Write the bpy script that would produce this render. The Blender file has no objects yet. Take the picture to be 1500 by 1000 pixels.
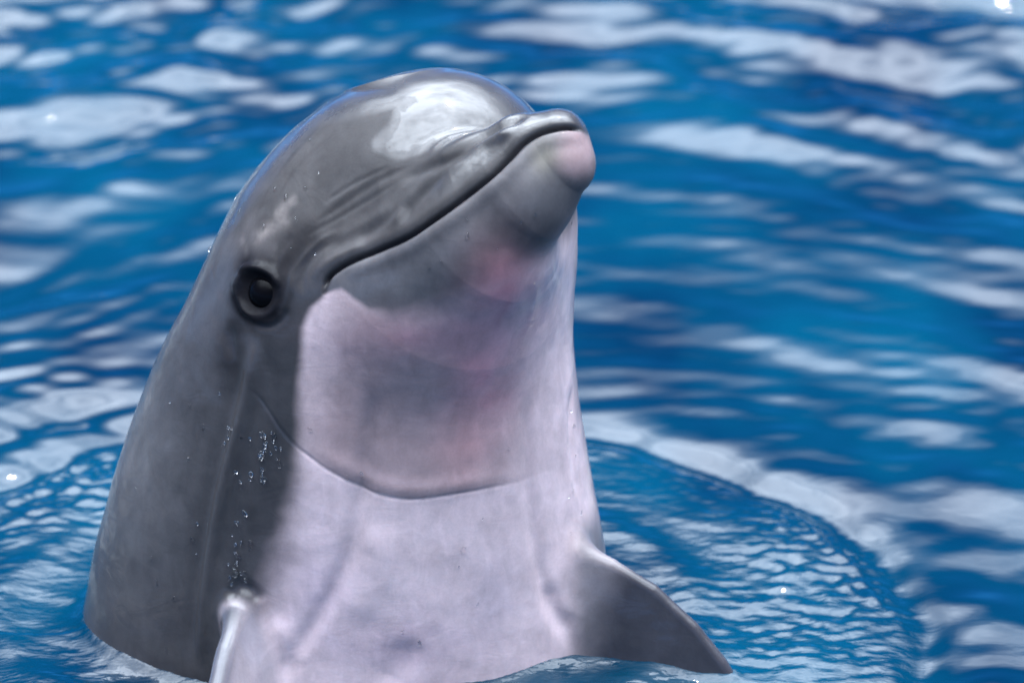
import bpy, math, time
import numpy as np
from mathutils import Vector
from mathutils.bvhtree import BVHTree

T0 = time.time()
sc = bpy.context.scene
COL = sc.collection
R = math.radians

# ------------------------------------------------------------------ camera
S = 1.0 / 1500.0            # metres per modelling unit
DIST = 4.0                  # camera to dolphin
DU = DIST / S
PITCH = R(24.0)
right = np.array([1.0, 0, 0])
up = np.array([0, math.sin(PITCH), math.cos(PITCH)])
fwd = np.array([0, math.cos(PITCH), -math.sin(PITCH)])
C0 = 245 * S * right + 430 * S * up
cam_pos = C0 - DIST * fwd

cam = bpy.data.objects.new('camera', bpy.data.cameras.new('camera'))
COL.objects.link(cam)
cam.location = cam_pos
cam.rotation_euler = (math.pi / 2 - PITCH, 0, 0)
cam.data.sensor_width = 36.0
cam.data.lens = 144.0
cam.data.clip_start = 0.1
cam.data.clip_end = 3000
cam.data.dof.use_dof = True
cam.data.dof.focus_distance = 3.80
cam.data.dof.aperture_fstop = 4.2
sc.camera = cam

# ------------------------------------------------------------------ light
SUN_EL, SUN_AZ = R(68), R(14)      # azimuth from +Y (beyond the dolphin) towards +X
world = bpy.data.worlds.new('World')
sc.world = world
world.use_nodes = True
nt = world.node_tree
nt.nodes.clear()
N = nt.nodes.new
L = nt.links.new
out = N('ShaderNodeOutputWorld')
bg = N('ShaderNodeBackground')
bg.inputs['Strength'].default_value = 0.10
sky = N('ShaderNodeTexSky')
sky.sky_type = 'NISHITA'
sky.sun_disc = False
sky.sun_elevation = SUN_EL
sky.sun_rotation = SUN_AZ
sky.dust_density = 0.3
sky.air_density = 0.25
sky.ozone_density = 3.0
tc = N('ShaderNodeTexCoord')
mp = N('ShaderNodeMapping')
mp.inputs['Scale'].default_value = (1.0, 1.0, 2.2)
cn = N('ShaderNodeTexNoise')
cn.inputs['Scale'].default_value = 2.1
cn.inputs['Detail'].default_value = 3.5
cn.inputs['Roughness'].default_value = 0.58
cr = N('ShaderNodeValToRGB')
cr.color_ramp.elements[0].position = 0.18
cr.color_ramp.elements[1].position = 0.80
mx = N('ShaderNodeMix')
mx.data_type = 'RGBA'
mx.inputs['B'].default_value = (13.0, 13.2, 13.8, 1)
L(tc.outputs['Generated'], mp.inputs['Vector'])
L(mp.outputs['Vector'], cn.inputs['Vector'])
L(cn.outputs['Fac'], cr.inputs['Fac'])
sep = N('ShaderNodeSeparateXYZ')        # clouds faded out low down to darken the water's reflections
L(tc.outputs['Generated'], sep.inputs[0])
lowc = N('ShaderNodeMapRange')
lowc.interpolation_type = 'SMOOTHSTEP'
lowc.inputs['From Min'].default_value = 0.37
lowc.inputs['From Max'].default_value = 1.0
lowc.inputs['To Min'].default_value = 0.0
lowc.inputs['To Max'].default_value = 1.75
L(sep.outputs['Z'], lowc.inputs['Value'])
cm = N('ShaderNodeMath')
cm.operation = 'MULTIPLY'
L(cr.outputs['Color'], cm.inputs[0])
L(lowc.outputs[0], cm.inputs[1])
L(cm.outputs[0], mx.inputs['Factor'])
deep = N('ShaderNodeMix')               # sky tint added to deepen the blue of the water's reflections
deep.data_type = 'RGBA'
deep.blend_type = 'MULTIPLY'
deep.inputs['Factor'].default_value = 1.0
deep.inputs['B'].default_value = (0.08, 0.42, 0.76, 1)
L(sky.outputs['Color'], deep.inputs['A'])
L(deep.outputs['Result'], mx.inputs['A'])
dirn = (math.sin(SUN_AZ) * math.cos(SUN_EL), math.cos(SUN_AZ) * math.cos(SUN_EL), math.sin(SUN_EL))
dot = N('ShaderNodeVectorMath')
dot.operation = 'DOT_PRODUCT'
dot.inputs[1].default_value = dirn
nrmz = N('ShaderNodeVectorMath')
nrmz.operation = 'NORMALIZE'
L(tc.outputs['Generated'], nrmz.inputs[0])
L(nrmz.outputs[0], dot.inputs[0])
au = N('ShaderNodeMapRange')           # clouds boosted round the sun to brighten reflections on water and forehead
au.interpolation_type = 'SMOOTHSTEP'
au.inputs['From Min'].default_value = 0.2
au.inputs['From Max'].default_value = 1.0
au.inputs['To Min'].default_value = 1.0
au.inputs['To Max'].default_value = 5.0
L(dot.outputs['Value'], au.inputs['Value'])
vm = N('ShaderNodeVectorMath')
vm.operation = 'SCALE'
vm.inputs[0].default_value = (10.4, 11.5, 13.0)
L(au.outputs[0], vm.inputs['Scale'])
L(vm.outputs[0], mx.inputs['B'])
L(mx.outputs['Result'], bg.inputs['Color'])
L(bg.outputs['Background'], out.inputs['Surface'])

sun = bpy.data.objects.new('sun', bpy.data.lights.new('sun', 'SUN'))
COL.objects.link(sun)
sun.data.energy = 0.5
sun.data.angle = R(1.5)
sun.data.color = (1.0, 0.93, 0.82)
d_sun = Vector((math.sin(SUN_AZ) * math.cos(SUN_EL), math.cos(SUN_AZ) * math.cos(SUN_EL), math.sin(SUN_EL)))
sun.rotation_euler = d_sun.to_track_quat('Z', 'Y').to_euler()

sc.view_settings.view_transform = 'Standard'
sc.view_settings.look = 'None'
sc.view_settings.exposure = 1.2
sc.view_settings.gamma = 1.0
sc.view_settings.use_curve_mapping = False

# ------------------------------------------------------------------ small tools
def to_world(q):
    q = np.asarray(q, float)
    return C0 + S * (q[..., 0:1] * right + q[..., 1:2] * up - q[..., 2:3] * fwd)

def Q(px, py, t):
    """modelling point: column, row of the front elevation, distance towards the viewer"""
    k = 1 - t / DU
    return np.array([(px - 750) * k, (500 - py) * k, t], float)

def sstep(a, b, x):
    t = np.clip((x - a) / (b - a), 0, 1)
    return t * t * (3 - 2 * t)

def hash_noise(p, seed=0):
    """smooth value noise in [-1,1] for an (n,3) array"""
    p = np.asarray(p, float)
    i = np.floor(p).astype(np.int64)
    f = p - i
    f = f * f * (3 - 2 * f)
    def h(a, b, c):
        v = (a * 374761393 + b * 668265263 + c * 1274126177 + seed * 362437) & 0xffffffff
        v = ((v ^ (v >> 13)) * 1103515245) & 0xffffffff
        v = (v ^ (v >> 16)) & 0xffff
        return v / 32767.5 - 1
    r = 0
    for dx in (0, 1):
        for dy in (0, 1):
            for dz in (0, 1):
                w = (f[:, 0] if dx else 1 - f[:, 0]) * (f[:, 1] if dy else 1 - f[:, 1]) * (f[:, 2] if dz else 1 - f[:, 2])
                r = r + w * h(i[:, 0] + dx, i[:, 1] + dy, i[:, 2] + dz)
    return r

def fbm(p, seed=0, oct=4):
    r, a = 0, 0.5
    for o in range(oct):
        r = r + a * hash_noise(p * 2 ** o + 17.3 * o, seed + o)
        a *= 0.5
    return r

def mesh_from(name, verts, quads):
    me = bpy.data.meshes.new(name)
    me.vertices.add(len(verts))
    me.vertices.foreach_set('co', np.asarray(verts, np.float32).ravel())
    me.loops.add(quads.size)
    me.loops.foreach_set('vertex_index', quads.ravel().astype(np.int32))
    me.polygons.add(len(quads))
    me.polygons.foreach_set('loop_start', np.arange(0, quads.size, 4, dtype=np.int32))
    me.polygons.foreach_set('use_smooth', np.ones(len(quads), bool))
    me.update(calc_edges=True)
    return me

# ------------------------------------------------------------------ dolphin: volume
def smin(a, b, k):
    h = np.clip(0.5 + 0.5 * (b - a) / k, 0, 1)
    return b * (1 - h) + a * h - k * h * (1 - h)

def smax(a, b, k):
    return -smin(-a, -b, k)

# trunk and back of the head: row, left edge, right edge, centre distance, depth radius
TR = np.array([
    (1260, 60, 930, -270, 330), (1100, 88, 920, -180, 322), (1000, 104, 905, -125, 315), (900, 121, 895, -75, 308), (800, 139, 887, -25, 300), (700, 166, 868, 25, 292),
    (600, 200, 851, 75, 280), (500, 240, 839, 125, 268), (430, 279, 841, 158, 256), (380, 302, 846, 176, 246), (330, 325, 846, 190, 232), (290, 345, 838, 198, 215),
    (250, 373, 815, 205, 195), (220, 398, 785, 210, 178), (185, 434, 745, 214, 152), (150, 482, 690, 216, 112), (138, 506, 640, 222, 66)], float)
_o = np.argsort(-TR[:, 0])
TR = TR[_o]
_rows = TR[:, 0]
_k = 1 - TR[:, 3] / DU
_Y = (500 - _rows) * _k
_cx = ((TR[:, 1] + TR[:, 2]) / 2 - 750) * _k
_rx = (TR[:, 2] - TR[:, 1]) / 2 * _k
def smooth_table(y, v, n=2400, w=16.0):
    yy = np.linspace(y[0], y[-1], n)
    vv = np.interp(yy, y, v)
    st = yy[1] - yy[0]
    hw = int(3 * w / st)
    ker = np.exp(-0.5 * (np.arange(-hw, hw + 1) * st / w) ** 2)
    ker /= ker.sum()
    pad = np.concatenate([2 * vv[0] - vv[hw:0:-1], vv, 2 * vv[-1] - vv[-2:-hw - 2:-1]])
    return yy, np.convolve(pad, ker, 'valid')
TY, TCX = smooth_table(_Y, _cx)
_, TRX = smooth_table(_Y, _rx, w=8)
_, TCT = smooth_table(_Y, TR[:, 3])
_, TRT = smooth_table(_Y, TR[:, 4], w=8)

def sd_trunk(p):
    y = p[:, 1]
    cx, rx = np.interp(y, TY, TCX), np.maximum(np.interp(y, TY, TRX), 2)
    ct, rt = np.interp(y, TY, TCT), np.maximum(np.interp(y, TY, TRT), 2)
    ex, et = (p[:, 0] - cx), (p[:, 2] - ct)
    k = np.sqrt((ex / rx) ** 2 + (et / rt) ** 2)
    g = np.sqrt((ex / rx ** 2) ** 2 + (et / rt ** 2) ** 2) + 1e-9
    d = k * (k - 1) / g
    d = np.where(k < 0.3, -0.7 * np.minimum(rx, rt), d)
    return np.maximum(d * 0.85, y - TY[-1])

def sd_ell(p, c, axes, rad):
    """ellipsoid with axes = 3x3 rows"""
    l = (p - c) @ np.asarray(axes).T
    r = np.asarray(rad, float)
    k0 = np.linalg.norm(l / r, axis=1)
    k1 = np.linalg.norm(l / r ** 2, axis=1) + 1e-9
    return k0 * (k0 - 1) / k1

def sd_chain(p, pts, flat_axis=None, flat=1.0):
    """rounded cones along pts = [(px,py,t,r)...]; flat squeezes the section along flat_axis"""
    best = None
    for (a, b) in zip(pts[:-1], pts[1:]):
        A, B = Q(*a[:3]), Q(*b[:3])
        ra, rb = a[3], b[3]
        ab = B - A
        pa = p - A
        h = np.clip(pa @ ab / (ab @ ab), 0, 1)
        v = pa - h[:, None] * ab
        if flat_axis is not None:
            c = v @ flat_axis
            v = v + np.outer(c * (flat - 1), flat_axis)
        d = np.linalg.norm(v, axis=1) - (ra + (rb - ra) * h)
        best = d if best is None else smin(best, d, 18)
    return best

def unit(v):
    v = np.asarray(v, float)
    return v / np.linalg.norm(v)

H_AX = unit((0.60, 0.42, 0.68))                 # head: forward
R_AX = unit(np.array((-0.75, 0.10, 0.62)) - H_AX * np.dot(H_AX, (-0.75, 0.10, 0.62)))   # its right side
D_AX = unit(np.cross(R_AX, H_AX))               # dorsal
if D_AX[1] < 0:
    D_AX = -D_AX
HEAD = np.stack([H_AX, R_AX, D_AX])

def sd_plate(p, pts3, r, swell=0.9):
    """rounded plate in the plane of a 3D polygon (list of points)"""
    P3 = np.array(pts3)
    o = P3[0]
    e1 = unit(P3[1] - o)
    n = unit(np.cross(e1, P3[-1] - o))
    e2 = np.cross(n, e1)
    uv = np.stack([(P3 - o) @ e1, (P3 - o) @ e2], 1)
    q = p - o
    a = np.stack([q @ e1, q @ e2], 1)
    w = q @ n
    d = np.full(len(p), 1e9)
    s = np.ones(len(p))
    m_ = len(uv)
    for i in range(m_):
        j = (i - 1) % m_
        e = uv[j] - uv[i]
        wv = a - uv[i]
        t = np.clip(wv @ e / (e @ e), 0, 1)
        bb = wv - t[:, None] * e
        d = np.minimum(d, (bb ** 2).sum(1))
        c1 = a[:, 1] >= uv[i][1]
        c2 = a[:, 1] < uv[j][1]
        c3 = e[0] * wv[:, 1] > e[1] * wv[:, 0]
        flip = (c1 & c2 & c3) | (~c1 & ~c2 & ~c3)
        s = np.where(flip, -s, s)
    d2 = s * np.sqrt(d)
    th = r * (1 + swell * sstep(0, -90, d2))
    return np.sqrt(np.maximum(d2 + r, 0) ** 2 + w ** 2 * (r / th) ** 2) - r

LEFT_FLIP = [Q(x_, y_, 130 + 0.234 * (x_ - 890) - 0.30 * (y_ - 815)) for x_, y_ in
             [(852, 806), (900, 820), (962, 857), (1022, 913), (1064, 966), (1090, 1008), (1100, 1060), (1020, 1085), (880, 1070), (790, 1020), (790, 860)]]
_a, _c = unit((-0.19, -0.88, 0.42)), unit((0.52, 0.10, -0.85))
RIGHT_FLIP = [Q(342, 888, 232) + u_ * _a + v_ * _c for u_, v_ in
              [(-16, 60), (-13, 22), (4, 0), (60, -8), (140, -8), (260, 0), (330, 40), (320, 110), (200, 150), (60, 150), (0, 120)]]

UPPER_JAW = [(640, 300, 375, 92), (700, 262, 440, 66), (762, 214, 474, 44), (815, 199, 484, 40)]
LOWER_JAW = [(640, 400, 330, 118), (700, 343, 414, 97), (765, 285, 468, 70), (821, 240, 492, 47)]
LF_BOX, RF_BOX, UP_BOX, LO_BOX = [None] * 4
def within(f, p, lo, hi):
    k = np.all((p > lo) & (p < hi), axis=1)
    d = np.full(len(p), 400.0)
    if k.any():
        d[k] = f(p[k])
    return d

def box_of(pts, m):
    a = np.array(pts)
    return a.min(0) - m, a.max(0) + m

def volume(p):
    d = sd_trunk(p)
    mel = sd_ell(p, Q(648, 283, 264), HEAD, (172, 173, 176))
    d = smin(d, mel, 46)
    up_j = within(lambda a: sd_chain(a, UPPER_JAW, D_AX, 1.12), p, *UP_BOX)
    lo_j = within(lambda a: sd_chain(a, LOWER_JAW), p, *LO_BOX)
    d = smin(d, up_j, 26)
    # the throat runs softly into the jaw, the tip stays crisp
    kk = 125 - 103 * sstep(60, 270, p[:, 1])
    d = smin(d, lo_j, kk)
    d = smin(d, within(lambda a: sd_plate(a, LEFT_FLIP, 11, 0.6), p, *LF_BOX), 58)
    d = smin(d, within(lambda a: sd_plate(a, RIGHT_FLIP, 15, 0.3), p, *RF_BOX), 40)
    return d

LF_BOX, RF_BOX = box_of(LEFT_FLIP, 110), box_of(RIGHT_FLIP, 70)
UP_BOX = box_of([Q(*a[:3]) for a in UPPER_JAW], 190)
LO_BOX = box_of([Q(*a[:3]) for a in LOWER_JAW], 260)

# ------------------------------------------------------------------ water
RING_C = np.array([0.07, 0.0])
def water_height(x, y):
    rng = np.random.RandomState(11)
    h = np.zeros_like(x)
    P = np.stack([x.ravel(), y.ravel(), np.zeros(x.size)], 1)
    wx = (0.06 * hash_noise(P * 2.3, 5)).reshape(x.shape)
    wy = (0.06 * hash_noise(P * 2.3 + 9.1, 6)).reshape(x.shape)
    amp = 0.75 + 0.55 * hash_noise(P * np.array([1.6, 1.3, 1]) + 3.7, 8).reshape(x.shape)
    amp *= 1 - 0.48 * np.exp(-(((x - 0.42) / 0.30) ** 2 + ((y - 0.75) / 0.45) ** 2))
    amp *= 1 + 0.30 * sstep(0.9, 1.8, y) + 0.15 * sstep(0.2, -0.4, x) * sstep(0.6, 1.2, y)
    xx, yy = x + wx, y + wy
    wl_ = 0.35 + 0.9 * sstep(0.45, -0.35, x)
    wr_ = 0.35 + 0.9 * sstep(-0.35, 0.45, x)
    for i in range(46):
        lam = 0.042 * (10.0 ** rng.rand())
        ang = rng.normal(0, 0.42) + (-0.55, 0.42, 0.0)[i % 3]
        k = 2 * math.pi / lam
        slope = 0.060 * (1.0 if lam > 0.12 else 0.85) * (wl_, wr_, 0.75)[i % 3]
        h += slope / k * np.sin(k * (xx * math.sin(ang) + yy * math.cos(ang)) + rng.rand() * 6.28)
    h *= amp
    # disturbed disc round the dolphin
    dx, dy = x - RING_C[0], y - RING_C[1]
    r = np.hypot(dx, dy)
    th = np.arctan2(dy, dx)
    r0 = 0.492 + 0.006 * np.sin(5 * th + 0.6) + 0.004 * np.sin(11 * th + 2) + 0.07 * sstep(1.5, 2.2, th) + 0.003 * np.sin(23 * th)
    u = r - r0
    inside = sstep(0.015, -0.03, u)
    h *= 1 - 0.45 * inside
    h += -0.0090 * np.exp(-(u / 0.021) ** 2) + 0.0025 * np.exp(-((u - 0.06) / 0.03) ** 2) + 0.004 * np.exp(-((u + 0.10) / 0.05) ** 2)
    fine = np.zeros_like(x)
    fw = 0.35 + 0.65 * sstep(-0.42, -0.02, u)
    wx2 = (0.012 * hash_noise(P * 14, 15)).reshape(x.shape)
    wy2 = (0.012 * hash_noise(P * 14 + 4.4, 16)).reshape(x.shape)
    for i in range(30):
        lam = 0.012 * (2.5 ** rng.rand())
        ang = rng.normal(0.12, 0.5)
        k = 2 * math.pi / lam
        fine += 0.036 / k * np.sin(k * ((x + wx2) * math.sin(ang) + (y + wy2) * math.cos(ang)) + rng.rand() * 6.28)
    for i in range(10):                        # ripples running with the ring
        lam = 0.016 * (2.4 ** rng.rand())
        k = 2 * math.pi / lam
        fine += 0.075 / k * np.sin(k * (u + wx2) + (rng.randint(-30, 30)) * th + rng.rand() * 6.28) * np.exp(-((u + 0.02) / 0.09) ** 2)
    wv = P[:, :2] @ np.array([[0.97, -0.24], [0.24, 0.97]])
    P2 = np.stack([wv[:, 0] + wx2.ravel(), wv[:, 1] + wy2.ravel(), P[:, 2]], 1)
    fine += (0.0011 * hash_noise(P2 * np.array([26, 60, 1]), 31) + 0.0010 * hash_noise(P2 * np.array([50, 105, 1]), 32)).reshape(x.shape)
    patch = 0.75 + 0.6 * hash_noise(P * 6.5, 21).reshape(x.shape)
    h += fine * inside * np.clip(patch, 0.15, 1.5) * (0.45 + fw * 0.55)
    # second, older ring on the left
    u2 = r - (0.645 + 0.01 * np.sin(4 * th))
    h += -0.010 * np.exp(-(u2 / 0.03) ** 2) * sstep(1.9, 2.5, th)
    # water heaped against the body
    e = np.hypot((x - 0.0) / 0.262, (y - 0.055) / 0.205) - 1
    h += 0.003 * np.exp(-np.clip(e, 0, 9) / 0.16) + 0.004 * np.exp(-((e - 0.32) / 0.09) ** 2)
    k = np.where((np.abs(x) < 0.5) & (np.abs(y) < 0.5))
    w = np.stack([x[k], y[k], h[k]], 1) - C0
    d = np.clip(volume(np.stack([w @ right, w @ up, -(w @ fwd)], 1) / S), 0, 300) * S
    h[k] += 0.007 * np.exp(-d / 0.007)
    return h * sstep(300, 4, r), inside * np.clip(patch, 0.2, 1.3)

def spaced(segs):
    """axis values from (start, stop, step) runs joined by geometric growth"""
    v = [segs[0][0]]
    for a, b, st0, st1 in segs:
        x = a
        while x < b - 1e-9:
            f = (x - a) / (b - a)
            x = min(b, x + st0 * (st1 / st0) ** f)
            v.append(x)
    return np.unique(np.round(v, 5))

ax = spaced([(-2000, -60, 900, 20), (-60, -3, 20, 0.6), (-3, -1.05, 0.6, 0.012), (-1.05, -0.66, 0.012, 0.0042), (-0.66, 0.70, 0.0036, 0.0036),
             (0.70, 1.15, 0.0042, 0.012), (1.15, 3, 0.012, 0.6), (3, 60, 0.6, 20), (60, 2000, 20, 900)])
ay = spaced([(-2000, -60, 900, 20), (-60, -3, 20, 0.6), (-3, -0.32, 0.6, 0.006), (-0.32, 0.72, 0.0040, 0.0040), (0.72, 2.4, 0.0055, 0.016),
             (2.4, 6, 0.012, 0.4), (6, 60, 0.4, 20), (60, 2000, 20, 900)])
gx, gy = np.meshgrid(ax, ay)
gz, ruffle = water_height(gx, gy)
nx, ny = len(ax), len(ay)
idx = np.arange(nx * ny).reshape(ny, nx)
wq = np.stack([idx[:-1, :-1], idx[:-1, 1:], idx[1:, 1:], idx[1:, :-1]], -1).reshape(-1, 4)
me = mesh_from('water', np.stack([gx, gy, gz], -1).reshape(-1, 3), wq)
ra = me.attributes.new('ruffle', 'FLOAT', 'POINT')
ra.data.foreach_set('value', ruffle.astype(np.float32).ravel())
water = bpy.data.objects.new('water', me)
COL.objects.link(water)
water['kind'] = 'structure'
water['label'] = 'rippled deep blue pool water around the dolphin'

m = bpy.data.materials.new('pool_water')
m.use_nodes = True
nt = m.node_tree
b = nt.nodes['Principled BSDF']
N, L = nt.nodes.new, nt.links.new
geo = N('ShaderNodeNewGeometry')
mp = N('ShaderNodeMapping')
mp.inputs['Scale'].default_value = (1.7, 1.0, 1)
n1 = N('ShaderNodeTexNoise')
n1.inputs['Scale'].default_value = 2.2
n1.inputs['Detail'].default_value = 3
rp = N('ShaderNodeValToRGB')
rp.color_ramp.elements[0].position = 0.34
rp.color_ramp.elements[0].color = (0.00005, 0.011, 0.030, 1)
rp.color_ramp.elements[1].position = 0.68
rp.color_ramp.elements[1].color = (0.00005, 0.034, 0.066, 1)
L(geo.outputs['Position'], mp.inputs['Vector'])
L(mp.outputs['Vector'], n1.inputs['Vector'])
L(n1.outputs['Fac'], rp.inputs['Fac'])
L(rp.outputs['Color'], b.inputs['Base Color'])
b.inputs['Roughness'].default_value = 0.04
b.inputs['IOR'].default_value = 1.33
b.inputs['Specular IOR Level'].default_value = 0.75
n2 = N('ShaderNodeTexNoise')
n2.inputs['Scale'].default_value = 38
n2.inputs['Detail'].default_value = 3
n2.inputs['Distortion'].default_value = 0.6
bp = N('ShaderNodeBump')
bp.inputs['Strength'].default_value = 0.05
bp.inputs['Distance'].default_value = 0.01
mp2 = N('ShaderNodeMapping')
mp2.inputs['Scale'].default_value = (0.42, 1.0, 1.0)
mp2.inputs['Rotation'].default_value = (0, 0, R(8))
L(geo.outputs['Position'], mp2.inputs['Vector'])
L(mp2.outputs['Vector'], n2.inputs['Vector'])
n3 = N('ShaderNodeTexNoise')
n3.inputs['Scale'].default_value = 105
n3.inputs['Detail'].default_value = 2.5
n3.inputs['Distortion'].default_value = 0.5
L(mp2.outputs['Vector'], n3.inputs['Vector'])
ruf = N('ShaderNodeAttribute')
ruf.attribute_name = 'ruffle'
m1 = N('ShaderNodeMath')
m1.operation = 'MULTIPLY'
L(n3.outputs['Fac'], m1.inputs[0])
L(ruf.outputs['Fac'], m1.inputs[1])
m2 = N('ShaderNodeMath')
m2.operation = 'MULTIPLY_ADD'
m2.inputs[1].default_value = 16.0
L(m1.outputs[0], m2.inputs[0])
L(n2.outputs['Fac'], m2.inputs[2])
L(m2.outputs[0], bp.inputs['Height'])
L(bp.outputs['Normal'], b.inputs['Normal'])
water.data.materials.append(m)

def grad(f, p, e=1.5):
    g = np.empty_like(p)
    f0 = f(p)
    for i in range(3):
        o = np.zeros(3)
        o[i] = e
        g[:, i] = f(p + o) - f0
    return g / (np.linalg.norm(g, axis=1, keepdims=True) + 1e-9)

def surface_nets(f, lo, hi, h):
    n = [int(math.ceil((hi[i] - lo[i]) / h)) + 1 for i in range(3)]
    xs = [lo[i] + h * np.arange(n[i]) for i in range(3)]
    val = np.empty(n, np.float32)
    Y, Z = np.meshgrid(xs[1], xs[2], indexing='ij')
    for i0 in range(0, n[0], 8):
        i1 = min(n[0], i0 + 8)
        p = np.empty((i1 - i0,) + Y.shape + (3,))
        p[..., 0] = xs[0][i0:i1, None, None]
        p[..., 1] = Y
        p[..., 2] = Z
        val[i0:i1] = f(p.reshape(-1, 3)).reshape(i1 - i0, *Y.shape)
    ins = val < 0
    c = np.zeros([k - 1 for k in n], np.int8)
    for a in (0, 1):
        for b_ in (0, 1):
            for g in (0, 1):
                c += ins[a:n[0] - 1 + a, b_:n[1] - 1 + b_, g:n[2] - 1 + g]
    act = (c > 0) & (c < 8)
    ids = -np.ones(act.shape, np.int64)
    ids[act] = np.arange(act.sum())
    ii = np.argwhere(act)
    acc = np.zeros((len(ii), 3))
    cnt = np.zeros(len(ii))
    for axis in range(3):
        o1, o2 = [k for k in range(3) if k != axis]
        for a in (0, 1):
            for b_ in (0, 1):
                s = ii.copy()
                s[:, o1] += a
                s[:, o2] += b_
                e = s.copy()
                e[:, axis] += 1
                v0, v1 = val[tuple(s.T)], val[tuple(e.T)]
                k = (v0 < 0) != (v1 < 0)
                t = np.where(k, v0 / np.where(v0 == v1, 1, v0 - v1), 0)
                pt = s.astype(float)
                pt[:, axis] += t
                acc[k] += pt[k]
                cnt[k] += 1
    verts = np.array(lo) + h * acc / cnt[:, None]
    quads = []
    for axis in range(3):
        o1, o2 = (axis + 1) % 3, (axis + 2) % 3
        sl0 = [slice(None)] * 3
        sl1 = [slice(None)] * 3
        sl0[axis], sl1[axis] = slice(0, -1), slice(1, None)
        ch = ins[tuple(sl0)] != ins[tuple(sl1)]
        e = np.argwhere(ch)
        ok = (e[:, o1] > 0) & (e[:, o2] > 0) & (e[:, o1] < n[o1] - 1) & (e[:, o2] < n[o2] - 1)
        e = e[ok]
        fl = ins[tuple(e.T)]
        q4 = []
        for a, b_ in ((1, 1), (0, 1), (0, 0), (1, 0)):
            s = e.copy()
            s[:, o1] -= a
            s[:, o2] -= b_
            q4.append(ids[tuple(s.T)])
        q4 = np.stack(q4, 1)
        q4[~fl] = q4[~fl][:, ::-1]
        quads.append(q4)
    return verts, np.concatenate(quads)

def settle(v, n=3):
    for _ in range(n):
        d = volume(v)
        v = v - np.clip(d, -6, 6)[:, None] * grad(volume, v)
    return v

verts, quads = surface_nets(volume, (-700, -640, -480), (400, 420, 560), 8.0)
verts = settle(verts, 2)
bvh = BVHTree.FromPolygons([tuple(v) for v in verts], [tuple(int(i) for i in q) for q in quads])

def subdivide(v, q):
    e = np.sort(np.stack([q, np.roll(q, -1, 1)], -1).reshape(-1, 2), 1)
    key = e[:, 0] * (len(v) + 1) + e[:, 1]
    uk, first, inv = np.unique(key, return_index=True, return_inverse=True)
    ue = e[first]
    inv = inv.reshape(-1, 4)
    mid = (v[ue[:, 0]] + v[ue[:, 1]]) / 2
    cen = v[q].mean(1)
    n0, n1 = len(v), len(v) + len(mid)
    me_ = inv + n0
    ce = np.arange(len(q)) + n1
    nq = np.concatenate([np.stack([q[:, i], me_[:, i], ce, me_[:, (i - 1) % 4]], 1) for i in range(4)])
    return np.concatenate([v, mid, cen]), nq

for lv in range(2):
    verts, quads = subdivide(verts, quads)
    verts = settle(verts, 1)
base = verts.copy()
nrm = grad(volume, base)
kper = 1 - base[:, 2] / DU
px = 750 + base[:, 0] / kper
py = 500 - base[:, 1] / kper
facing = nrm[:, 2]

def on_skin(x, y):
    o = Vector((0, 0, DU))
    d = Vector((x - 750, 500 - y, -DU)).normalized()
    hit = bvh.ray_cast(o, d)
    return np.array(hit[0]) if hit[0] is not None else None

def polyline(pts, step=6.0):
    p = np.array(pts, float)
    # Catmull-Rom resampling in the front elevation, then dropped onto the skin
    outp = []
    pp = np.vstack([2 * p[0] - p[1], p, 2 * p[-1] - p[-2]])
    for i in range(1, len(pp) - 2):
        n = max(2, int(np.linalg.norm(pp[i + 1] - pp[i]) / step))
        for t in np.arange(n) / n:
            a, b_, c, d = pp[i - 1], pp[i], pp[i + 1], pp[i + 2]
            outp.append(0.5 * ((2 * b_) + (c - a) * t + (2 * a - 5 * b_ + 4 * c - d) * t * t + (3 * b_ - a - 3 * c + d) * t ** 3))
    outp.append(p[-1])
    r = [on_skin(*o) for o in outp]
    return np.array([x for x in r if x is not None])

def near(line, reach):
    """indices of skin points within reach of a 3D line, their distance and position 0..1 along it"""
    lo, hi = line.min(0) - reach, line.max(0) + reach
    k = np.where(np.all((base > lo) & (base < hi), axis=1))[0]
    p = base[k]
    bd = np.full(len(k), 1e9)
    bs = np.zeros(len(k))
    m_ = len(line) - 1
    for i in range(m_):
        a, ab = line[i], line[i + 1] - line[i]
        l2 = ab @ ab
        if l2 < 1e-6 or l2 > 60 ** 2:
            continue
        h = np.clip((p - a) @ ab / l2, 0, 1)
        dd = np.linalg.norm(p - a - h[:, None] * ab, axis=1)
        c = dd < bd
        bd[c] = dd[c]
        bs[c] = (i + h[c]) / m_
    g = bd < reach
    return k[g], bd[g], bs[g]

disp = np.zeros(len(base))
def crease(pts, depth, width, taper=0.15, store=None, amount=1.0):
    """push the skin along a line (depth > 0 raises it); optionally add to a pigment mask"""
    k, d, s = near(polyline(pts), width * 3)
    w = np.exp(-(d / width) ** 2)
    if taper:
        w *= sstep(0, taper, s) * sstep(1, 1 - taper, s)
    disp[k] += depth * w
    if store is not None:
        store[k] = np.maximum(store[k], amount * w)

mouth_dark = np.zeros(len(base))
eye_dark = np.zeros(len(base))
fold_dark = np.zeros(len(base))
MOUTH = [(472, 426), (480, 408), (496, 394), (520, 381), (560, 365), (600, 347), (640, 320), (680, 291), (720, 259), (748, 232), (770, 210), (795, 195), (828, 188), (850, 190), (862, 196)]
off = np.array(MOUTH, float)
crease(MOUTH, -8, 3.4, 0.04, mouth_dark, 1.0)
crease([(x - 6, y - 12) for x, y in MOUTH], 3.2, 10, 0.08)             # upper lip
crease([(x + 6, y + 13) for x, y in MOUTH[2:]], 4.0, 11, 0.08)         # lower lip
crease([(486, 402), (476, 425), (474, 434)], -1.5, 5, 0.3, mouth_dark, 0.5)
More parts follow.
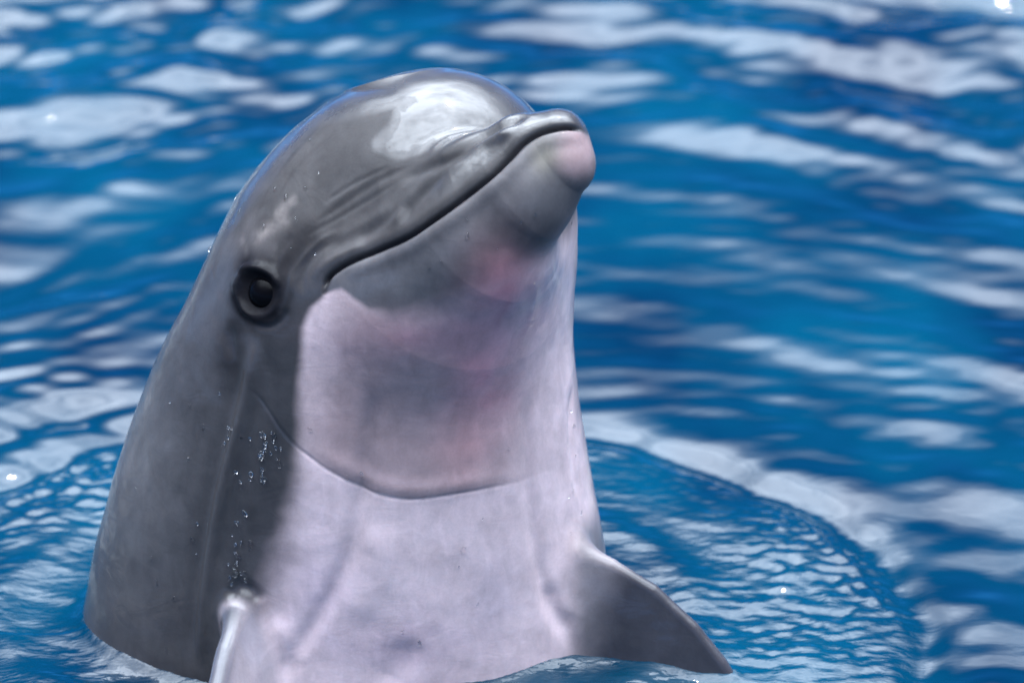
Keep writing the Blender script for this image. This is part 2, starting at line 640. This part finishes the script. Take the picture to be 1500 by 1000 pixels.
# groove between beak and melon, and the ridge below it
crease([(776, 164), (740, 180), (700, 206), (660, 236), (630, 268), (600, 300), (585, 330)], -9, 12, 0.12)
crease([(768, 182), (722, 200), (676, 226), (630, 264), (595, 300), (570, 340)], 6, 10, 0.15)
crease([(580, 268), (620, 250), (660, 232), (705, 212)], -4, 9, 0.25)
# folds over the cheek
for pts, dp, w in [
    ([(460, 330), (500, 300), (560, 262), (620, 236)], -3.0, 6), ([(440, 350), (490, 322), (545, 290), (590, 262)], -2.6, 5),
    ([(470, 300), (520, 268), (580, 240)], -2.0, 4), ([(430, 340), (410, 372), (402, 400)], -2.5, 7),
    ([(480, 352), (530, 330), (580, 300)], 3.0, 9), ([(520, 355), (570, 320), (610, 285)], -3.0, 8),
    ([(432, 440), (428, 412), (440, 385), (470, 352), (500, 335)], 3.0, 5), ([(446, 436), (444, 404), (462, 372), (500, 348)], -3.0, 6),
    ([(466, 418), (470, 396), (490, 378), (540, 356)], 3.0, 8)]:
    crease(pts, 0.72 * dp, w, 0.25)
# eye socket, lids
EYE = on_skin(381, 428)
_hc = Q(572, 400, 190)
EYE2 = np.array(bvh.find_nearest(Vector(EYE - 2 * np.dot(EYE - _hc, R_AX) * R_AX))[0])     # the eye on the far side
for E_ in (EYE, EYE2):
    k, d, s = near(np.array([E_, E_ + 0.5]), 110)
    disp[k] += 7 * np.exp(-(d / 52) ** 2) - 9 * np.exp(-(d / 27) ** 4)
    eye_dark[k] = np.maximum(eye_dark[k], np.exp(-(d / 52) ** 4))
crease([(350, 436), (350, 418), (358, 403), (376, 396), (394, 402), (404, 412)], 6, 9, 0.3)
crease([(352, 400), (362, 392), (384, 392), (402, 404), (412, 424)], 5, 6, 0.2)
crease([(352, 440), (366, 457), (388, 462), (404, 452), (414, 434)], 3.5, 6, 0.2)
crease([(348, 382), (344, 405), (349, 432), (362, 456), (384, 472), (402, 470), (416, 456), (424, 432), (434, 408), (452, 382)], 2.0, 5, 0.3)
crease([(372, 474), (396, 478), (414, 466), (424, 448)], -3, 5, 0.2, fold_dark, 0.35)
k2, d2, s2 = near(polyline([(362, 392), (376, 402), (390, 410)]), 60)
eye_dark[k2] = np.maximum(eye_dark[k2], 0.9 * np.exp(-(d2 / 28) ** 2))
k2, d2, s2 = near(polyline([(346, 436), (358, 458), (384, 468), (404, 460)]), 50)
eye_dark[k2] = np.maximum(eye_dark[k2], 0.85 * np.exp(-(d2 / 15) ** 2))  # lower lid painted dark against the light it catches
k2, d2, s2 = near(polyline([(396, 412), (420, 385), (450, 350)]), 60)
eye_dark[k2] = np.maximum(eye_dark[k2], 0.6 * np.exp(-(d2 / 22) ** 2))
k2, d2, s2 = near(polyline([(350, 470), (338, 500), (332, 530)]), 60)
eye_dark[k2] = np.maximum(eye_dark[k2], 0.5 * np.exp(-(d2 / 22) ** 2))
# ear spot and hollow behind the eye
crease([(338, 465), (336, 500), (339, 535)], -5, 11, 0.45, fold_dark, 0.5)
crease([(372, 490), (368, 540), (352, 610), (330, 690), (312, 780), (298, 880), (292, 980)], 8, 11, 0.12)
crease([(352, 500), (346, 560), (330, 640), (308, 740), (286, 880), (280, 990)], -5, 14, 0.15)
crease([(395, 490), (392, 560), (374, 640), (345, 740), (318, 860)], -4, 16, 0.15)
# throat fold and long folds of the chest
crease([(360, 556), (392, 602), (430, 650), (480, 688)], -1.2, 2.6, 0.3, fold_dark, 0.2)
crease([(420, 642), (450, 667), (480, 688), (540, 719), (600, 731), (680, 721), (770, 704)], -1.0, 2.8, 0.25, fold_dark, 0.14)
crease([(440, 638), (490, 674), (550, 706), (610, 716), (690, 706), (770, 690)], 3, 13, 0.3)
crease([(548, 560), (540, 640), (530, 720), (516, 800), (480, 880), (430, 960), (405, 1010)], -6, 14, 0.15)
crease([(770, 560), (772, 640), (776, 720), (790, 820), (806, 880), (838, 940), (842, 1000)], -5, 12, 0.15)
crease([(838, 560), (836, 640), (850, 740)], -3, 9, 0.2)
crease([(560, 760), (552, 840), (520, 920)], 4, 24, 0.25)
crease([(600, 930), (585, 975), (560, 1010)], -5, 24, 0.3)
crease([(395, 905), (420, 930), (440, 980)], 4, 16, 0.3)
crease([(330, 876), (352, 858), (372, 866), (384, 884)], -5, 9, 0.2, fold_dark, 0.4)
crease([(800, 850), (815, 900), (850, 930)], -4, 16, 0.3)
# soft unevenness of living flesh
calm = 1 - 0.9 * np.exp(-(((px - 650) / 130) ** 2 + ((py - 165) / 60) ** 2) ** 2)
disp += (1.8 * fbm(base / 95.0, 3, 3) + 0.7 * fbm(base / 28.0, 9, 2)) * calm

verts = base + nrm * disp[:, None]

# ------------------------------------------------------------------ dolphin: skin colour, painted shade and sheen
def mix(a, b_, w):
    return a * (1 - w[:, None]) + np.asarray(b_, float) * w[:, None]

ctx = np.interp(base[:, 1], TY, TCX)
ctt = np.interp(base[:, 1], TY, TCT)
rxx = np.interp(base[:, 1], TY, TRX)
ang = np.degrees(np.arctan2((base[:, 0] - ctx) / np.maximum(rxx, 40), (base[:, 2] - ctt) / np.maximum(rxx, 40)))   # 0 towards viewer
wob = 10 * fbm(base / 60.0, 40, 3)
xl = np.interp(py, [415, 430, 450, 480, 520, 640, 700, 760, 820, 860, 890, 940, 1000, 1200], [500, 478, 456, 444, 441, 441, 434, 426, 414, 402, 390, 372, 350, 300])
soft = np.interp(py, [430, 560, 640, 800], [8, 11, 18, 34])
light = sstep(-1, 1, (px - xl + wob * np.interp(py, [500, 640, 760], [0.5, 1.2, 3.0])) / soft) * sstep(-0.15, 0.15, facing + 0.1)
light *= 1 - sstep(72, 100, ang)                                  # the far flank is grey again
ytop = np.interp(px, [470, 500, 516, 540, 575, 640, 700, 760, 800, 840, 880], [420, 424, 440, 458, 468, 462, 440, 404, 372, 330, 300])
sft = np.interp(px, [470, 540, 640, 800], [6, 10, 40, 30])
jawm = sstep(-1, 1, (py - ytop + wob) / sft)
light *= jawm

GREY, CROWN = np.array((0.060, 0.056, 0.058)), np.array((0.054, 0.052, 0.054))
BELLY, THROAT_SHADE = (0.66, 0.52, 0.535), (0.34, 0.245, 0.25)
col = np.tile(GREY, (len(base), 1))
col = mix(col, CROWN, sstep(430, 250, py))
headlow = np.zeros(len(base))
# lower jaw: blue grey
my = np.interp(px, off[:, 0], off[:, 1], left=430, right=196)
lowjaw = sstep(-2, 5, py - my) * sstep(474, 486, px) * sstep(-0.1, 0.1, facing) * (1 - sstep(ytop - 20, ytop + 60, py))
col = mix(col, (0.105, 0.100, 0.106), lowjaw)
col = mix(col, BELLY, light)
# shade of the jaw painted into the skin above the throat fold
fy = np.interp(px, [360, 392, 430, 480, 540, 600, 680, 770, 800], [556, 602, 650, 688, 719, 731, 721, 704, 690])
jaw_shade = light * sstep(3, -3, py - fy) * sstep(835, 680, px + 0.5 * wob) * sstep(440, 560, px + 0.25 * (py - 430))
col = mix(col, THROAT_SHADE, jaw_shade * 0.88)
def blot(x, y, rx, ry, rgb, amt):
    global col
    d = ((px - x) / rx) ** 2 + ((py - y) / ry) ** 2
    col = mix(col, rgb, amt * np.exp(-d) * (facing > 0) * (0.75 + 0.5 * fbm(base / 40.0, int(x), 3)))
blot(746, 436, 48, 66, (0.62, 0.25, 0.29), 0.95)
blot(708, 540, 48, 84, (0.60, 0.26, 0.30), 0.95)
blot(676, 640, 38, 58, (0.54, 0.30, 0.31), 0.75)
blot(610, 496, 96, 32, (0.46, 0.26, 0.30), 0.8)
blot(205, 700, 60, 190, (0.125, 0.119, 0.124), 0.85)  # grazing sky sheen painted onto the left flank
blot(770, 335, 60, 44, (0.065, 0.062, 0.066), 0.8)  # shading under the lower jaw painted in
blot(545, 640, 20, 90, (0.20, 0.16, 0.17), 0.55)  # shading of the upright throat fold painted in
blot(600, 560, 70, 60, (0.24, 0.18, 0.185), 0.5)  # jaw shade deepened in mid throat
blot(360, 360, 40, 40, (0.12, 0.11, 0.115), 0.5)
blot(470, 240, 90, 60, (0.080, 0.075, 0.076), 0.35)
blot(600, 950, 90, 50, (0.36, 0.26, 0.35), 0.6)
blot(720, 880, 30, 50, (0.34, 0.30, 0.40), 0.35)
blot(470, 870, 60, 90, (0.46, 0.36, 0.46), 0.4)
# pale pink worn tip of the lower jaw
tip = sstep(46, 12, np.hypot(px - 850, 0.8 * (py - 224)) + 2.2 * wob) * sstep(0, 6, py - my)
col = mix(col, (0.34, 0.235, 0.245), 0.6 * tip)
blot(800, 230, 22, 26, (0.22, 0.20, 0.15), 0.6)
blot(800, 290, 40, 34, (0.11, 0.11, 0.12), 0.6)  # shading below the jaw tip, put into the colour
# flippers
col = mix(col, (0.15, 0.14, 0.15), 0.9 * sstep(812, 862, px) * sstep(735, 785, py))  # flipper root painted grey to offset strong light from above
fl = sstep(850, 930, px + 0.42 * (py - 880) + 3.5 * wob) * sstep(812, 850, py + 0.2 * (px - 900))
col = mix(col, (0.046, 0.045, 0.054), fl)
fr_ = sstep(20, 4, sd_plate(base, RIGHT_FLIP, 15, 0.3))
col = mix(col, (0.40, 0.34, 0.36), fr_ * 0.8)
lead = sstep(36, 10, np.abs(px - (330 - 0.17 * (py - 880))))
fr = lead * sstep(10, 4, sd_plate(base, RIGHT_FLIP, 15, 0.3))
col = mix(col, (0.11, 0.108, 0.125), fr)
# dark streaks from the blowhole towards the eye
for pts, w, a in [([(470, 312), (520, 276), (575, 244), (640, 222)], 5, .45), ([(450, 330), (510, 298), (570, 262), (640, 232), (700, 214)], 6, .5),
                  ([(430, 352), (480, 335), (540, 300), (600, 262)], 7, .5), ([(400, 300), (440, 240), (500, 186)], 4, .35),
                  ([(455, 400), (450, 370), (480, 346), (540, 322)], 12, .55), ([(372, 330), (392, 280), (430, 226), (480, 172)], 4, .4),
                  ([(420, 352), (470, 318), (530, 280)], 3, .4), ([(352, 470), (340, 520), (330, 590)], 22, .55), ([(405, 470), (410, 540), (402, 640), (372, 740), (350, 820)], 30, .6)]:
    kk, dd, ss = near(polyline(pts), w * 3)
    ww = a * np.exp(-(dd / w) ** 2) * sstep(0, .2, ss) * sstep(1, .8, ss) * (0.8 + 0.8 * fbm(base[kk] / 22.0, 70, 3))
    col[kk] = col[kk] * (1 - np.clip(ww, 0, 1)[:, None]) + np.array((0.034, 0.032, 0.034)) * np.clip(ww, 0, 1)[:, None]
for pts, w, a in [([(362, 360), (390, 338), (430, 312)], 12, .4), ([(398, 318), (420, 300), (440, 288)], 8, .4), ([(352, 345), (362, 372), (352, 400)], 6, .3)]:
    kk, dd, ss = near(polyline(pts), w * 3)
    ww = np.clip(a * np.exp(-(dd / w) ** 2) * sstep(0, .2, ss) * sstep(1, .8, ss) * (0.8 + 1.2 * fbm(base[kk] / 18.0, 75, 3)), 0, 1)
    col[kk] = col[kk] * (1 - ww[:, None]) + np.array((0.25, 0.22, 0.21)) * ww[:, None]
col = mix(col, (0.012, 0.012, 0.016), np.clip(mouth_dark, 0, 1) * 0.95)
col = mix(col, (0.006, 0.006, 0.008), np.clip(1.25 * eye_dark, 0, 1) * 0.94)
col = mix(col, (0.05, 0.05, 0.06), np.clip(fold_dark, 0, 1))  # crease shade painted along the folds, plus the ear spot
col *= (1 + 0.16 * fbm(base / 34.0, 90, 4))[:, None]
col = np.clip(col, 0.004, 0.8)

# unbroken film of water over the forehead, beak tip and flipper edges
def poly_sd(poly):
    P = np.array(poly, float)
    d = np.full(len(px), 1e9)
    s = np.ones(len(px))
    for i in range(len(P)):
        a, b_ = P[i], P[i - 1]
        e = b_ - a
        wx, wy = px - a[0], py - a[1]
        t = np.clip((wx * e[0] + wy * e[1]) / (e @ e), 0, 1)
        d = np.minimum(d, (wx - t * e[0]) ** 2 + (wy - t * e[1]) ** 2)
        c1, c2, c3 = py >= a[1], py < b_[1], e[0] * wy > e[1] * wx
        s = np.where((c1 & c2 & c3) | (~c1 & ~c2 & ~c3), -s, s)
    return -s * np.sqrt(d)
film = np.maximum.reduce([
    poly_sd([(500, 90), (800, 90), (772, 166), (712, 184), (640, 206), (585, 222), (556, 212), (580, 190), (590, 160), (612, 140), (560, 150), (500, 166), (468, 170), (440, 200), (330, 330), (280, 400), (250, 400), (420, 170)]),
    poly_sd([(770, 150), (850, 160), (864, 184), (830, 180), (790, 190), (766, 196)]),
    poly_sd([(640, 280), (690, 232), (760, 176), (752, 196), (700, 236), (660, 268)])])
film = np.maximum(film, 24 * (2 * sstep(14, 8, sd_plate(base, RIGHT_FLIP, 15, 0.3)) - 1))
film = np.clip(film / 24.0, -1, 1)
film = np.where(facing > -0.05, film, -0.6)

me = mesh_from('body', to_world(verts), quads)
ad = me.attributes.new('dry', 'FLOAT', 'POINT')
ad.data.foreach_set('value', np.clip(np.maximum.reduce([eye_dark, mouth_dark, 0.8 * sstep(420, 330, py) * sstep(-0.3, -0.7, film)]), 0, 0.95).astype(np.float32))
af = me.attributes.new('film', 'FLOAT', 'POINT')
af.data.foreach_set('value', film.astype(np.float32))
at = me.attributes.new('pigment_shade', 'FLOAT_COLOR', 'POINT')
at.data.foreach_set('color', np.concatenate([col, np.ones((len(col), 1))], 1).astype(np.float32).ravel())

root = bpy.data.objects.new('dolphin', None)
root.empty_display_size = 0.1
COL.objects.link(root)
root.location = (0, 0.06, 0)
root['category'] = 'dolphin'
root['label'] = 'grey dolphin with pinkish white belly rearing its head out of the blue water'
bpy.context.view_layer.update()

body = bpy.data.objects.new('body', me)
COL.objects.link(body)
body.parent = root
body.matrix_parent_inverse = root.matrix_world.inverted()

m = bpy.data.materials.new('wet_skin')
m.use_nodes = True
nt = m.node_tree
b = nt.nodes['Principled BSDF']
N, L = nt.nodes.new, nt.links.new
geo = N('ShaderNodeTexCoord')
pig = N('ShaderNodeAttribute')
pig.attribute_name = 'pigment_shade'
def noise(scale, detail=4, rough=0.55, dist=0.0, sc3=(1, 1, 1), rot=(0, 0, 0)):
    mp_ = N('ShaderNodeMapping')
    mp_.inputs['Scale'].default_value = sc3
    mp_.inputs['Rotation'].default_value = rot
    n_ = N('ShaderNodeTexNoise')
    n_.inputs['Scale'].default_value = scale
    n_.inputs['Detail'].default_value = detail
    n_.inputs['Roughness'].default_value = rough
    n_.inputs['Distortion'].default_value = dist
    L(geo.outputs['Object'], mp_.inputs['Vector'])
    L(mp_.outputs['Vector'], n_.inputs['Vector'])
    return n_.outputs['Fac']
def math_(op, a, b_=None, c=None):
    n_ = N('ShaderNodeMath')
    n_.operation = op
    for i, v in enumerate((a, b_, c)):
        if v is None:
            continue
        if isinstance(v, (int, float)):
            n_.inputs[i].default_value = v
        else:
            L(v, n_.inputs[i])
    return n_.outputs[0]
def ramp(v, a, b_, ca=0.0, cb=1.0):
    n_ = N('ShaderNodeMapRange')
    n_.inputs['From Min'].default_value = a
    n_.inputs['From Max'].default_value = b_
    n_.inputs['To Min'].default_value = ca
    n_.inputs['To Max'].default_value = cb
    L(v, n_.inputs['Value'])
    return n_.outputs[0]
mott = noise(48, 6, 0.62, 0.5, (1, 1, 0.55))
fine = noise(420, 3, 0.6)
swirl = noise(26, 3, 0.5, 2.6, (1, 1, 1.8))
v1 = math_('MULTIPLY', ramp(mott, 0.3, 0.7, 0.86, 1.14), ramp(fine, 0.3, 0.7, 0.96, 1.04))
mul = N('ShaderNodeMix')
mul.data_type = 'RGBA'
mul.blend_type = 'MULTIPLY'
mul.inputs['Factor'].default_value = 1.0
L(pig.outputs['Color'], mul.inputs['A'])
cmb = N('ShaderNodeCombineColor')
for i in range(3):
    L(v1, cmb.inputs[i])
L(cmb.outputs[0], mul.inputs['B'])
L(mul.outputs['Result'], b.inputs['Base Color'])
b.inputs['Subsurface Weight'].default_value = 0.12
b.inputs['Subsurface Radius'].default_value = (0.012, 0.006, 0.004)
b.inputs['Subsurface Scale'].default_value = 0.6
fa = N('ShaderNodeAttribute')
fa.attribute_name = 'film'
edge = math_('ADD', fa.outputs['Fac'], math_('MULTIPLY', math_('SUBTRACT', noise(34, 6, 0.68, 0.8), 0.5), 2.3))
wetmask = ramp(edge, -0.04, 0.04)
L(ramp(wetmask, 0, 1, 0.42, 0.26), b.inputs['Roughness'])
b.inputs['IOR'].default_value = 1.4
b.inputs['Specular IOR Level'].default_value = 0.11
dry = N('ShaderNodeAttribute')
dry.attribute_name = 'dry'
keep = math_('SUBTRACT', 1.0, dry.outputs['Fac'])
L(math_('MULTIPLY', keep, ramp(wetmask, 0, 1, 0.65, 1.0)), b.inputs['Coat Weight'])
L(math_('MULTIPLY', keep, 0.11), b.inputs['Specular IOR Level'])
L(ramp(wetmask, 0, 1, 0.055, 0.02), b.inputs['Coat Roughness'])
b.inputs['Coat IOR'].default_value = 1.5
hsum = math_('ADD', math_('MULTIPLY', swirl, 0.9), math_('ADD', math_('MULTIPLY', noise(120, 4, 0.55, 1.2, (1, 1, 2.4)), 0.28), math_('MULTIPLY', fine, 0.04)))
bp = N('ShaderNodeBump')
bp.inputs['Strength'].default_value = 0.22
bp.inputs['Distance'].default_value = 0.004
L(hsum, bp.inputs['Height'])
L(ramp(wetmask, 0, 1, 0.07, 0.02), bp.inputs['Strength'])
L(bp.outputs['Normal'], b.inputs['Normal'])
bp2 = N('ShaderNodeBump')
bp2.inputs['Strength'].default_value = 0.16
bp2.inputs['Distance'].default_value = 0.003
L(swirl, bp2.inputs['Height'])
L(ramp(wetmask, 0, 1, 0.12, 0.02), bp2.inputs['Strength'])
L(bp2.outputs['Normal'], b.inputs['Coat Normal'])
me.materials.append(m)

# eyes: a dark glossy ball in each socket
def eye_ball(c, r, name='eye'):
    import bmesh
    bm = bmesh.new()
    bmesh.ops.create_uvsphere(bm, u_segments=40, v_segments=24, radius=r)
    for f in bm.faces:
        f.smooth = True
    me_ = bpy.data.meshes.new(name)
    bm.to_mesh(me_)
    bm.free()
    o = bpy.data.objects.new(name, me_)
    COL.objects.link(o)
    o.parent = root
    o.matrix_parent_inverse = root.matrix_world.inverted()
    o.location = c
    return o
em = bpy.data.materials.new('dark_eye')
em.use_nodes = True
eb = em.node_tree.nodes['Principled BSDF']
eb.inputs['Base Color'].default_value = (0.003, 0.003, 0.004, 1)
eb.inputs['Roughness'].default_value = 0.03
eb.inputs['Specular IOR Level'].default_value = 0.05
eb.inputs['Coat Roughness'].default_value = 0.02
for E_ in (EYE, EYE2):
    n_eye = np.array(bvh.find_nearest(Vector(E_))[1])
    if np.dot(n_eye, E_ - _hc) < 0:
        n_eye = -n_eye
    eye_ball(to_world(E_ - n_eye * 22), 30 * S).data.materials.append(em)

# beads of water still running down the flank
import bmesh
rng = np.random.RandomState(4)
bm = bmesh.new()
down = np.array([0, -1.0, 0])
for cx_, cy_, sx, sy, n_ in [(383, 655, 9, 16, 16), (404, 660, 8, 12, 8), (372, 700, 14, 6, 7), (350, 800, 8, 26, 20), (345, 842, 7, 5, 5), (545, 381, 4, 2, 3), (336, 640, 6, 6, 5),
                             (250, 720, 60, 120, 22), (420, 300, 60, 60, 12), (700, 360, 60, 40, 10), (600, 790, 150, 120, 16), (850, 640, 10, 70, 10)]:
    for _ in range(n_):
        h_ = bvh.ray_cast(Vector((0, 0, DU)), Vector((cx_ + rng.normal(0, sx) - 750, 500 - cy_ - rng.normal(0, sy), -DU)).normalized())
        if h_[0] is None:
            continue
        p_, n3 = np.array(h_[0]), np.array(h_[1])
        if n3[2] < 0:
            n3 = -n3
        t1 = unit(down - n3 * np.dot(down, n3))
        t1 = unit(t1 + 0.5 * rng.normal() * np.cross(n3, t1))
        t2 = np.cross(n3, t1)
        r_ = 1.2 + 2.0 * rng.rand() ** 2
        el = 1 + 1.8 * rng.rand()
        ret = bmesh.ops.create_icosphere(bm, subdivisions=2, radius=1.0)
        for v in ret['verts']:
            c = np.array(v.co)
            c = c * (1 + 0.2 * math.sin(3 * c[0] + 5 * r_) * (1 - abs(c[2])))
            v.co = Vector(to_world((p_ + n3 * 0.6 + r_ * (t1 * c[0] * el + t2 * c[1] + n3 * c[2] * 0.75))))
for f in bm.faces:
    f.smooth = True
dm = bpy.data.meshes.new('water_bead')
bm.to_mesh(dm)
bm.free()
dr = bpy.data.objects.new('water_beads', dm)
COL.objects.link(dr)
dr.parent = root
dr.matrix_parent_inverse = root.matrix_world.inverted()
dr['kind'] = 'stuff'
m = bpy.data.materials.new('clear_water')
m.use_nodes = True
b = m.node_tree.nodes['Principled BSDF']
b.inputs['Base Color'].default_value = (1, 1, 1, 1)
b.inputs['Transmission Weight'].default_value = 1.0
b.inputs['Roughness'].default_value = 0.02
b.inputs['IOR'].default_value = 1.33
dm.materials.append(m)

print('script', round(time.time() - T0, 1), 's; skin', len(verts), 'water', len(gz.ravel()))
